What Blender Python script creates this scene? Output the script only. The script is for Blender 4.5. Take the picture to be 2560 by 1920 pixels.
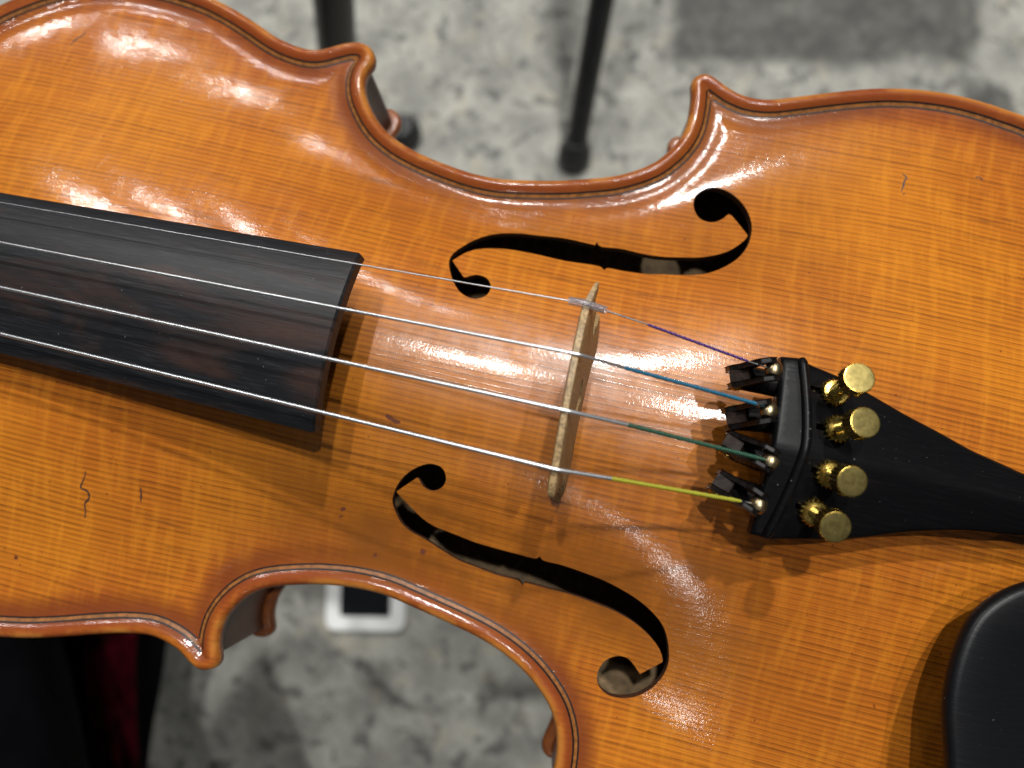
import bpy, math, random
import numpy as np
from mathutils import Vector, Matrix
from mathutils.geometry import delaunay_2d_cdt

# ------------------------------------------------------------------ scene, camera, light
for o in list(bpy.data.objects):
    bpy.data.objects.remove(o)
S = bpy.context.scene
COL = S.collection
random.seed(4)
RNG = np.random.default_rng(4)
Z0 = 0.56            # height of the violin's edge above the floor (m)
MM = 0.001

cam_data = bpy.data.cameras.new('camera')
cam = bpy.data.objects.new('camera', cam_data)
COL.objects.link(cam)
cam.location = (-2.95*MM, -15.23*MM, Z0 + 168.1*MM)
cam.rotation_euler = (math.radians(6.99), math.radians(2.47), math.radians(13.1))
cam_data.sensor_width = 36.0
cam_data.lens = 1800.0/2560.0*36.0
cam_data.clip_start = 0.01
cam_data.clip_end = 50.0
cam_data.dof.use_dof = True
cam_data.dof.focus_distance = 0.144
cam_data.dof.aperture_fstop = 9.8
S.camera = cam
S.render.resolution_x = 1024
S.render.resolution_y = 768

w = bpy.data.worlds.new('World')
S.world = w
w.use_nodes = True
w.node_tree.nodes['Background'].inputs[0].default_value = (0.92, 0.96, 1.0, 1)
w.node_tree.nodes['Background'].inputs[1].default_value = 0.065

S.view_settings.view_transform = 'Standard'
S.view_settings.look = 'None'
S.view_settings.exposure = 0.0
S.view_settings.gamma = 1.0

# ceiling spotlights: (x/z, y/z) towards the lamp as seen from the violin, height above it, power, radius
LAMPS = [
    ((0.05, 0.63), 2.4, 152, 0.042),
    ((-0.14, 0.30), 2.4, 112, 0.030),
    ((0.22, 0.22), 2.4, 74, 0.030),
    ((-1.12, 0.70), 2.4, 22, 0.06),
    ((-0.90, 0.86), 2.4, 22, 0.06),
    ((-0.66, 1.00), 2.4, 22, 0.06),
    ((-0.36, 1.20), 2.4, 12, 0.06),
    ((0.05, -0.90), 2.4, 11, 0.05),
]
for (a, b), h, p, r in LAMPS:
    ld = bpy.data.lights.new('ceiling_spot', 'SPOT')
    ld.energy = p*(1+a*a+b*b)
    ld.shadow_soft_size = r
    ld.spot_size = math.radians(70)
    ld.spot_blend = 0.6
    ld.color = (1.0, 0.985, 0.955)
    lo = bpy.data.objects.new('ceiling_spot', ld)
    COL.objects.link(lo)
    lo.location = (a*h, b*h, Z0 + h)
    d = Vector((0, 0, Z0)) - lo.location
    lo.rotation_euler = d.to_track_quat('-Z', 'Y').to_euler()

# ------------------------------------------------------------------ measured shapes (mm, violin frame: x to the tail, y to the E side)
TRACE_T = [(-112.78, 83.58), (-106.03, 81.71), (-98.61, 78.86), (-93.62, 76.69), (-88.9, 75.39), (-84.43, 74.94), (-81.65, 75.29), (-77.83, 77.2), (-73.99, 79.02), (-71.29, 79.43), (-68.97, 78.78), (-67.09, 76.47), (-66.84, 73.84), (-67.94, 72.28), (-67.98, 69.15), (-67.02, 66.25), (-64.63, 62.77), (-61.71, 59.65), (-58.1, 57.14), (-53.38, 55.09), (-47.99, 53.64), (-41.9, 52.56), (-35.49, 51.78), (-29.32, 51.82), (-21.41, 53.08), (-13.63, 54.75), (-7.9, 56.4), (-2.23, 58.24), (3.21, 61.1), (7.03, 64.03), (11.17, 70.02), (12.35, 74.12), (12.4, 78.87), (11.95, 83.1), (11.18, 85.54), (11.59, 86.94), (13.5, 88.55), (15.52, 88.53), (18.21, 87.22), (21.76, 85.57), (25.94, 84.71), (30.65, 85.17), (36.66, 87.16), (44.13, 89.78), (51.61, 92.2), (57.26, 93.67), (64.9, 94.87), (72.63, 95.28), (80.45, 94.78), (86.36, 93.89), (90.77, 93.13)]
TRACE_B = [(-118.22, -81.18), (-110.51, -79.61), (-103.01, -77.49), (-95.61, -75.13), (-88.15, -73.06), (-82.34, -72.28), (-78.13, -72.95), (-75.0, -74.05), (-72.06, -75.94), (-70.22, -76.79), (-68.45, -76.73), (-66.15, -75.79), (-65.2, -74.27), (-65.36, -73.01), (-66.36, -71.58), (-66.98, -68.75), (-66.95, -65.37), (-65.97, -62.5), (-64.06, -59.4), (-60.87, -56.56), (-56.64, -54.6), (-50.03, -52.64), (-47.57, -52.05), (-40.0, -50.91), (-32.2, -50.8), (-24.11, -52.04), (-16.05, -53.43), (-7.98, -55.16), (-1.77, -57.32), (3.4, -60.06), (7.03, -62.79), (9.93, -65.67), (11.67, -68.46), (12.96, -71.7), (13.54, -75.1), (13.68, -78.2)]
F_UP = [(-26.06, 18.9), (-28.13, 18.9), (-30.08, 19.73), (-32.15, 21.79), (-33.93, 24.64), (-34.9, 27.22), (-34.6, 29.4), (-32.75, 32.38), (-30.0, 35.27), (-26.54, 37.31), (-22.05, 38.61), (-16.2, 39.25), (-10.38, 39.87), (-4.03, 39.66), (-2.84, 39.6), (-2.64, 40.57), (-1.75, 39.61), (3.32, 39.88), (9.12, 39.43), (13.1, 39.55), (17.72, 40.24), (20.58, 40.74), (24.06, 41.92), (27.46, 43.86), (30.72, 47.6), (31.15, 48.8), (26.78, 53.71), (26.21, 53.84), (25.11, 52.3), (22.69, 50.91), (19.78, 51.65), (17.93, 54.97), (18.37, 58.0), (21.27, 60.29), (24.78, 60.08), (28.08, 58.22), (30.49, 55.26), (31.77, 51.86), (31.89, 48.71), (31.28, 45.46), (29.43, 42.0), (26.17, 38.74), (22.81, 36.69), (17.57, 35.33), (13.99, 34.8), (9.88, 34.11), (4.31, 33.87), (0.91, 33.81), (0.47, 33.02), (-0.43, 33.83), (-9.06, 33.63), (-16.94, 33.91), (-22.81, 33.7), (-26.58, 33.01), (-29.48, 32.03), (-31.79, 30.47), (-33.78, 28.0), (-34.18, 27.41), (-30.31, 23.64), (-29.65, 23.99), (-27.67, 25.1), (-25.03, 24.61), (-23.72, 22.66), (-24.03, 20.36)]
F_LO = [(-25.59, -24.63), (-23.61, -23.06), (-23.41, -21.0), (-24.63, -19.29), (-27.26, -19.0), (-29.99, -20.35), (-32.26, -22.52), (-33.76, -25.08), (-34.38, -27.47), (-34.45, -29.2), (-33.48, -31.25), (-31.8, -33.54), (-29.24, -35.04), (-25.6, -36.08), (-21.46, -37.57), (-17.36, -38.86), (-13.42, -39.41), (-7.56, -40.03), (-2.69, -40.18), (-1.93, -41.07), (-1.57, -40.12), (3.75, -40.13), (9.3, -40.13), (14.89, -40.64), (18.58, -41.08), (22.36, -42.04), (25.49, -43.36), (27.97, -44.88), (29.77, -46.43), (30.82, -47.83), (31.44, -49.28), (27.46, -53.41), (26.06, -52.01), (24.14, -50.71), (22.02, -50.8), (19.58, -52.7), (18.61, -55.98), (19.4, -58.35), (21.93, -59.85), (25.84, -59.47), (28.7, -57.85), (30.92, -55.26), (32.27, -52.17), (32.61, -49.38), (32.23, -47.2), (31.27, -44.45), (29.54, -41.55), (26.89, -39.32), (23.27, -37.38), (19.07, -35.97), (14.56, -34.97), (9.75, -34.41), (5.31, -34.09), (1.06, -34.0), (0.34, -33.31), (-0.13, -34.01), (-5.05, -34.14), (-10.7, -34.06), (-14.52, -33.87), (-18.43, -33.32), (-21.95, -32.85), (-24.7, -32.38), (-27.58, -31.16), (-30.12, -29.49), (-31.9, -28.3), (-33.56, -27.09), (-33.83, -26.78), (-29.64, -22.57), (-29.12, -23.07), (-27.67, -24.46)]
FB = [(-48.11, 18.66, 31.37), (-132.46, 17.3, 21.42), (-46.96, -17.91, 31.5), (-120.03, -16.87, 22.88)]
STR_E = [(-125.78, 13.64, 28.17), (-2.37, 15.16, 43.6)]
STR_A = [(-119.95, 4.87, 31.81), (-1.61, 5.55, 46.6)]
STR_D = [(-116.36, -4.05, 32.62), (-1.31, -4.31, 47.0)]
STR_G = [(-114.77, -12.99, 30.96), (-0.83, -14.27, 45.2)]
WIND_E = [(9.29, 14.5, 41.0), (29.18, 13.05, 35.5), (34.26, 12.75, 34.5)]
WIND_A = [(6.81, 5.66, 43.0), (33.3, 5.56, 35.8), (34.68, 4.98, 35.0)]
WIND_D = [(9.37, -4.03, 43.5), (35.34, -4.0, 36.0), (36.65, -3.97, 35.0)]
WIND_G = [(8.66, -13.6, 42.5), (32.73, -12.23, 35.2), (36.24, -12.04, 34.2)]
TP_T = [(36.81, 16.77, 29.91), (40.93, 17.3, 29.46), (42.45, 16.4, 29.29), (47.95, 15.59, 28.69), (55.88, 13.38, 27.81), (62.74, 11.3, 27.06), (69.64, 9.55, 26.3), (76.49, 7.62, 25.55), (83.24, 6.37, 24.8), (87.09, 5.62, 24.38)]
TP_B = [(37.33, -17.64, 29.85), (41.39, -17.85, 29.41), (42.4, -17.47, 29.3), (53.89, -14.87, 28.03), (59.9, -13.05, 27.37), (66.58, -10.7, 26.64), (71.87, -9.26, 26.05), (77.45, -7.92, 25.44), (88.96, -6.31, 24.17)]
KNOB = [((47.24, 11.67, 34.5), (47.14, 13.27, 41.0)), ((48.37, 4.85, 34.5), (49.47, 5.77, 41.0)), ((48.2, -3.64, 34.5), (49.03, -4.77, 41.0)), ((47.28, -10.97, 34.5), (47.61, -13.01, 41.0))]
SLOT = [[(42.71, 11.67, 32.26), (45.82, 11.37, 31.92)], [(44.51, 4.58, 32.06), (47.65, 4.63, 31.72)], [(44.97, -3.42, 32.01), (48.02, -3.62, 31.68)], [(43.81, -10.68, 32.14), (46.6, -10.83, 31.83)]]
TUNER = [[(27.68, 10.57, 30.0), (30.15, 8.42, 27.5), (34.14, 12.65, 34.5)], [(28.57, 2.45, 30.0), (31.09, 1.55, 27.5), (34.64, 4.86, 34.5)], [(29.08, -1.32, 30.0), (30.27, -0.22, 27.5), (36.56, -3.02, 34.5)], [(28.75, -8.95, 30.0), (30.36, -7.42, 27.5), (35.94, -11.66, 34.5)]]
CHIN = [(91.01, -15.17, 23.0), (88.09, -17.17, 23.0), (85.02, -20.12, 23.0), (83.09, -22.71, 23.0), (81.61, -26.63, 23.0), (80.66, -31.08, 23.0), (80.23, -35.9, 23.0), (80.32, -40.26, 23.0), (80.85, -43.6, 23.0), (81.91, -47.95, 23.0), (82.67, -51.4, 23.0)]
MARK_CRACK = [[(-104.31, -38.55), (-104.4, -39.7), (-104.84, -41.32), (-105.12, -42.52), (-103.7, -42.95), (-103.05, -43.56), (-102.95, -44.68), (-103.8, -46.04), (-103.61, -47.15), (-103.52, -46.94), (-103.46, -49.44)], [(-91.12, -39.24), (-90.83, -40.68), (-90.73, -42.57)], [(64.17, 72.46), (65.25, 71.58), (64.87, 70.61), (64.62, 68.77), (64.33, 67.59)], [(-142.42, 67.94), (-142.27, 66.98), (-143.59, 65.21), (-144.13, 64.35), (-144.56, 63.01)], [(81.0, 75.19), (81.93, 75.5), (82.73, 74.95)], [(64.73, 67.1), (65.18, 67.02)]]
MARK_CHIP = [[(-38.77, -10.94), (-37.78, -11.32), (-36.41, -11.82), (-35.33, -11.76)], [(-45.47, -33.14), (-45.0, -33.91)], [(-45.59, -35.2), (-45.36, -35.54)], [(-36.68, -42.28), (-36.06, -42.59)], [(-26.13, -38.43), (-25.33, -39.51)], [(-118.92, -62.76), (-118.22, -62.2)]]

# ------------------------------------------------------------------ helpers
def nodes(mat):
    mat.use_nodes = True
    nt = mat.node_tree
    nt.nodes.clear()
    out = nt.nodes.new('ShaderNodeOutputMaterial')
    b = nt.nodes.new('ShaderNodeBsdfPrincipled')
    nt.links.new(b.outputs[0], out.inputs[0])
    return nt, b

class G:
    """little node-graph writer"""
    def __init__(s, name):
        s.mat = bpy.data.materials.new(name)
        s.nt, s.b = nodes(s.mat)
    def n(s, t, **kw):
        x = s.nt.nodes.new(t)
        for k, v in kw.items():
            setattr(x, k, v)
        return x
    def put(s, sock, v):
        if isinstance(v, bpy.types.NodeSocket):
            s.nt.links.new(v, sock)
        else:
            if isinstance(v, tuple) and len(v) == 3 and sock.type == 'RGBA':
                v = v + (1,)
            sock.default_value = v
    def math(s, op, a, b=0.0, c=None, clamp=False):
        x = s.n('ShaderNodeMath', operation=op, use_clamp=clamp)
        s.put(x.inputs[0], a)
        s.put(x.inputs[1], b)
        if c is not None:
            s.put(x.inputs[2], c)
        return x.outputs[0]
    def mix(s, f, a, b, mode='MIX'):
        x = s.n('ShaderNodeMix', data_type='RGBA', blend_type=mode)
        s.put(x.inputs[0], f)
        s.put(x.inputs[6], a)
        s.put(x.inputs[7], b)
        return x.outputs[2]
    def coords(s, scale=(1000, 1000, 1000)):
        tc = s.n('ShaderNodeTexCoord')
        mp = s.n('ShaderNodeMapping')
        mp.inputs['Scale'].default_value = scale
        s.nt.links.new(tc.outputs['Object'], mp.inputs[0])
        return mp.outputs[0]
    def noise(s, vec, scale, detail=2.0, rough=0.5, dist=0.0):
        x = s.n('ShaderNodeTexNoise')
        s.put(x.inputs['Vector'], vec)
        x.inputs['Scale'].default_value = scale
        x.inputs['Detail'].default_value = detail
        x.inputs['Roughness'].default_value = rough
        x.inputs['Distortion'].default_value = dist
        return x.outputs[0]
    def smooth(s, v, a, b, lo=0.0, hi=1.0):
        x = s.n('ShaderNodeMapRange', interpolation_type='SMOOTHSTEP')
        s.put(x.inputs[0], v)
        for i, q in enumerate((a, b, lo, hi)):
            x.inputs[i+1].default_value = q
        return x.outputs[0]
    def sep(s, vec):
        x = s.n('ShaderNodeSeparateXYZ')
        s.put(x.inputs[0], vec)
        return x.outputs
    def bump(s, h, strength, dist, prev=None):
        x = s.n('ShaderNodeBump')
        x.inputs['Strength'].default_value = strength
        x.inputs['Distance'].default_value = dist
        s.put(x.inputs['Height'], h)
        if prev is not None:
            s.put(x.inputs['Normal'], prev)
        return x.outputs[0]
    def set(s, **kw):
        for k, v in kw.items():
            s.put(s.b.inputs[k.replace('_', ' ')], v)
        return s.mat

def link(name, me, mat, parent=None):
    o = bpy.data.objects.new(name, me)
    COL.objects.link(o)
    if mat is not None:
        me.materials.append(mat)
    if parent is not None:
        o.parent = parent
    return o

def mesh(name, verts, faces, mat, parent=None, smooth=35, scale=MM):
    me = bpy.data.meshes.new(name)
    me.from_pydata([tuple(float(c)*scale for c in v) for v in verts], [], [tuple(int(i) for i in f) for f in faces])
    me.validate()
    if smooth:
        me.polygons.foreach_set('use_smooth', [True]*len(me.polygons))
        me.set_sharp_from_angle(angle=math.radians(smooth))
    return link(name, me, mat, parent)

def empty(name, loc, label=None, cat=None, group=None):
    o = bpy.data.objects.new(name, None)
    o.empty_display_size = 0.02
    COL.objects.link(o)
    o.location = loc
    tag(o, label, cat, group)
    return o

def tag(o, label=None, cat=None, group=None, kind=None):
    for k, v in (('label', label), ('category', cat), ('group', group), ('kind', kind)):
        if v:
            o[k] = v

class MB:
    """collects verts/faces"""
    def __init__(s):
        s.v, s.f = [], []
    def add(s, vs, fs):
        k = len(s.v)
        s.v += [tuple(q) for q in vs]
        s.f += [tuple(i+k for i in f) for f in fs]
        return s
    def rings(s, rings, closed=True, caps=True):
        n = len(rings[0])
        vs = [p for r in rings for p in r]
        fs = []
        for i in range(len(rings)-1):
            for j in range(n if closed else n-1):
                a, b = i*n+j, i*n+(j+1) % n
                fs.append((a, b, b+n, a+n))
        if caps:
            fs.append(tuple(range(n))[::-1])
            fs.append(tuple((len(rings)-1)*n+j for j in range(n)))
        return s.add(vs, fs)
    def tube(s, path, rad, seg=12, caps=True):
        path = [Vector(p) for p in path]
        rad = rad if hasattr(rad, '__len__') else [rad]*len(path)
        rings = []
        up = None
        for i, p in enumerate(path):
            d = (path[min(i+1, len(path)-1)]-path[max(i-1, 0)]).normalized()
            if up is None:
                up = Vector((0, 0, 1)) if abs(d.z) < .9 else Vector((1, 0, 0))
            a = d.cross(up).normalized()
            up = a.cross(d).normalized()
            rings.append([p+rad[i]*(math.cos(t)*a+math.sin(t)*up) for t in [2*math.pi*k/seg for k in range(seg)]])
        return s.rings(rings, True, caps)
    def lathe(s, base, axis, prof, seg=32, teeth=0, depth=0.0, knurl=()):
        """prof: (radius, height) along axis; rows listed in knurl get teeth"""
        ax = Vector(axis).normalized()
        a = ax.orthogonal().normalized()
        b = ax.cross(a)
        rings = []
        for i, (r, h) in enumerate(prof):
            ring = []
            for k in range(seg):
                rr = r-(depth if (i in knurl and k % 2) else 0)
                t = 2*math.pi*k/seg
                ring.append(Vector(base)+ax*h+rr*(math.cos(t)*a+math.sin(t)*b))
            rings.append(ring)
        return s.rings(rings)
    def box(s, c, sx, sy, sz, rot=None):
        vs = []
        for x in (-.5, .5):
            for y in (-.5, .5):
                for z in (-.5, .5):
                    q = Vector((x*sx, y*sy, z*sz))
                    vs.append(Vector(c)+(rot @ q if rot is not None else q))
        return s.add(vs, [(0, 1, 3, 2), (4, 6, 7, 5), (0, 4, 5, 1), (2, 3, 7, 6), (0, 2, 6, 4), (1, 5, 7, 3)])
    def build(s, name, mat, parent=None, smooth=35, scale=MM):
        return mesh(name, s.v, s.f, mat, parent, smooth, scale)

def catmull(P, step, closed=False):
    P = [np.array(p, float) for p in P]
    n = len(P)
    out = []
    for i in range(n if closed else n-1):
        g = (lambda k: P[k % n]) if closed else (lambda k: P[min(max(k, 0), n-1)])
        p0, p1, p2, p3 = g(i-1), g(i), g(i+1), g(i+2)
        # centripetal parametrisation
        t = [0.0]
        for a, b in ((p0, p1), (p1, p2), (p2, p3)):
            t.append(t[-1]+max(1e-4, np.linalg.norm(b-a))**.5)
        m = max(1, int(np.linalg.norm(p2-p1)/step))
        for k in range(m):
            u = t[1]+(t[2]-t[1])*k/m
            A1 = p0*(t[1]-u)/(t[1]-t[0])+p1*(u-t[0])/(t[1]-t[0])
            A2 = p1*(t[2]-u)/(t[2]-t[1])+p2*(u-t[1])/(t[2]-t[1])
            A3 = p2*(t[3]-u)/(t[3]-t[2])+p3*(u-t[2])/(t[3]-t[2])
            B1 = A1*(t[2]-u)/(t[2]-t[0])+A2*(u-t[0])/(t[2]-t[0])
            B2 = A2*(t[3]-u)/(t[3]-t[1])+A3*(u-t[1])/(t[3]-t[1])
            out.append(B1*(t[2]-u)/(t[2]-t[1])+B2*(u-t[1])/(t[2]-t[1]))
    if not closed:
        out.append(P[-1])
    return np.array(out)

def resample(P, step):
    Q = np.vstack([P, P[:1]])
    L = np.concatenate([[0], np.cumsum(np.linalg.norm(np.diff(Q, axis=0), axis=1))])
    n = int(L[-1]/step)
    s = np.arange(n)*L[-1]/n
    return np.stack([np.interp(s, L, Q[:, 0]), np.interp(s, L, Q[:, 1])], 1)

def gauss_closed(P, sig, step):
    k = np.arange(-int(4*sig/step)-1, int(4*sig/step)+2)
    wgt = np.exp(-.5*(k*step/sig)**2)
    wgt /= wgt.sum()
    return sum(wi*np.roll(P, -ki, axis=0) for wi, ki in zip(wgt, k))

def dist_grad(pts, loop, chunk=4000):
    """unsigned distance to a closed loop and unit gradient (pointing away from it)"""
    A = loop
    B = np.roll(loop, -1, axis=0)
    AB = B-A
    L2 = (AB**2).sum(1)+1e-12
    D = np.empty(len(pts))
    Gd = np.empty((len(pts), 2))
    for i in range(0, len(pts), chunk):
        p = pts[i:i+chunk]
        ax = p[:, None, 0]-A[None, :, 0]
        ay = p[:, None, 1]-A[None, :, 1]
        t = np.clip((ax*AB[:, 0]+ay*AB[:, 1])/L2, 0, 1)
        dx = ax-t*AB[:, 0]
        dy = ay-t*AB[:, 1]
        d2 = dx*dx+dy*dy
        j = d2.argmin(1)
        r = np.arange(len(p))
        d = np.sqrt(d2[r, j])
        D[i:i+chunk] = d
        Gd[i:i+chunk, 0] = dx[r, j]/np.maximum(d, 1e-9)
        Gd[i:i+chunk, 1] = dy[r, j]/np.maximum(d, 1e-9)
    return D, Gd

def inside(pts, loop, chunk=8000):
    A = loop
    B = np.roll(loop, -1, axis=0)
    R = np.zeros(len(pts), bool)
    for i in range(0, len(pts), chunk):
        p = pts[i:i+chunk]
        c = (A[None, :, 1] > p[:, None, 1]) != (B[None, :, 1] > p[:, None, 1])
        dy = np.where(np.abs(B[:, 1]-A[:, 1]) < 1e-12, 1e-12, B[:, 1]-A[:, 1])
        xi = A[None, :, 0]+(p[:, None, 1]-A[None, :, 1])*((B[:, 0]-A[:, 0])/dy)[None, :]
        R[i:i+chunk] = ((c & (p[:, None, 0] < xi)).sum(1) % 2) == 1
    return R

def sheet(outer, holes, interior):
    """triangulated sheet bounded by outer minus holes, with interior points; returns pts, tris"""
    pts = [outer]+list(holes)+[interior]
    edges = []
    k = 0
    for lp in [outer]+list(holes):
        n = len(lp)
        edges += [(k+i, k+(i+1) % n) for i in range(n)]
        k += n
    allp = np.vstack(pts)
    r = delaunay_2d_cdt([Vector((float(p[0]), float(p[1]))) for p in allp], edges, [], 0, 1e-5)
    vo = np.array([(v[0], v[1]) for v in r[0]])
    tr = np.array([f for f in r[2] if len(f) == 3])
    c = vo[tr].mean(1)
    ok = inside(c, outer)
    for h in holes:
        ok &= ~inside(c, h)
    tr = tr[ok]
    a, b, c2 = vo[tr[:, 0]], vo[tr[:, 1]], vo[tr[:, 2]]
    area = (b[:, 0]-a[:, 0])*(c2[:, 1]-a[:, 1])-(b[:, 1]-a[:, 1])*(c2[:, 0]-a[:, 0])
    tr[area < 0] = tr[area < 0][:, ::-1]
    tr = tr[np.abs(area) > 1e-7]
    return vo, tr

def grid_pts(x0, x1, y0, y1, st):
    gx, gy = np.meshgrid(np.arange(x0, x1, st), np.arange(y0, y1, st))
    gx = gx+(np.arange(gx.shape[0]) % 2)[:, None]*st*.5
    return np.stack([gx.ravel(), gy.ravel()], 1)

# ------------------------------------------------------------------ violin body shape (mm)
WX = np.array([-196, -180, -140, -100, -80, -60, -32, 0, 15, 30, 50, 72, 110, 140, 153.])
WY = np.array([20, 60, 79, 72, 66, 55, 46, 51, 58, 70, 82, 88, 82, 55, 20.])
_xs = np.arange(-220, 180, 1.0)
_k = np.exp(-.5*(np.arange(-20, 21)/6.0)**2)
_k /= _k.sum()
_ws = np.convolve(np.pad(np.interp(_xs, WX, WY), 20, mode='edge'), _k, 'valid')
XN, XT = -192.0, 150.0

def arch(x, y):
    L = np.where(x < 0, -XN, XT)
    zl = 15.5*np.maximum(0, 1-(np.abs(x)/L)**4)
    t = np.clip(np.abs(y)/np.interp(x, _xs, _ws), 0, 1)
    return zl*.5*(1+np.cos(np.pi*t**1.15))

def edge_e(d):
    """edge bead and round-over above the channel"""
    o = np.clip((1.6-d)/1.6, 0, 1)
    a = 1.15-2.05*(1-np.sqrt(np.maximum(0, 1-o**2*.985)))
    b = 1.15*(.5+.5*np.cos(np.pi*np.clip((d-1.6)/3.2, 0, 1)))-.35*np.sin(np.pi*np.clip((d-3.0)/7, 0, 1))**2
    return np.where(d < 1.6, a, b)

def build_outline():
    up = [(-191.5, 0), (-191, 16), (-189, 32), (-183, 50), (-172, 66), (-156, 78), (-138, 84.5), (-124, 85)]
    lo = [(104, 88.5), (119, 80), (132, 68), (142, 52), (147.5, 30), (149.5, 10), (149.8, 0)]
    T = up+TRACE_T+lo
    ub = [(x, -y) for x, y in up[1:-1]]+[(-128, -82.6)]
    k = TRACE_T.index((12.4, 78.87))
    tl = TRACE_T[k+2:]+lo[:-1]
    lb = [(x+1.2*max(0, 1-(i/14)), -(y-.6*max(0, 1-i/14))) for i, (x, y) in enumerate(tl)]
    B = ub+TRACE_B+lb
    loop = catmull(T+B[::-1], .5, True)
    loop = resample(loop, .8)
    loop = gauss_closed(loop, 1.0, .8)
    return resample(loop, .8)

OUT = build_outline()
A2 = OUT
NRM = np.roll(OUT, -1, 0)-np.roll(OUT, 1, 0)
NRM = np.stack([-NRM[:, 1], NRM[:, 0]], 1)
NRM /= np.linalg.norm(NRM, axis=1)[:, None]
if inside(OUT[:50]+NRM[:50]*1.0, OUT).mean() < .5:
    NRM = -NRM

def offset_runs(d, extra=0.0):
    """inward offset of the outline by d, trimmed at the corners, as a closed loop of (index, point)"""
    P = OUT+NRM*d
    D, _ = dist_grad(P, OUT)
    ok = (D > d-.06) & inside(P, OUT)
    return P, ok

def fhole(P):
    return resample(catmull_sharp(P), .45)

def catmull_sharp(P):
    """smooth loop that keeps kinks sharper than ~50 degrees"""
    P = [np.array(p) for p in P]
    n = len(P)
    kink = []
    for i in range(n):
        a = P[i]-P[i-1]
        b = P[(i+1) % n]-P[i]
        c = a.dot(b)/(np.linalg.norm(a)*np.linalg.norm(b)+1e-9)
        kink.append(c < .5)
    ks = [i for i in range(n) if kink[i]]
    if not ks:
        return catmull(P, .4, True)
    out = []
    for a, b in zip(ks, ks[1:]+[ks[0]+n]):
        seg = [P[i % n] for i in range(a, b+1)]
        c = catmull(seg, .4)
        out.append(c[:-1])
    return np.vstack(out)

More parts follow.
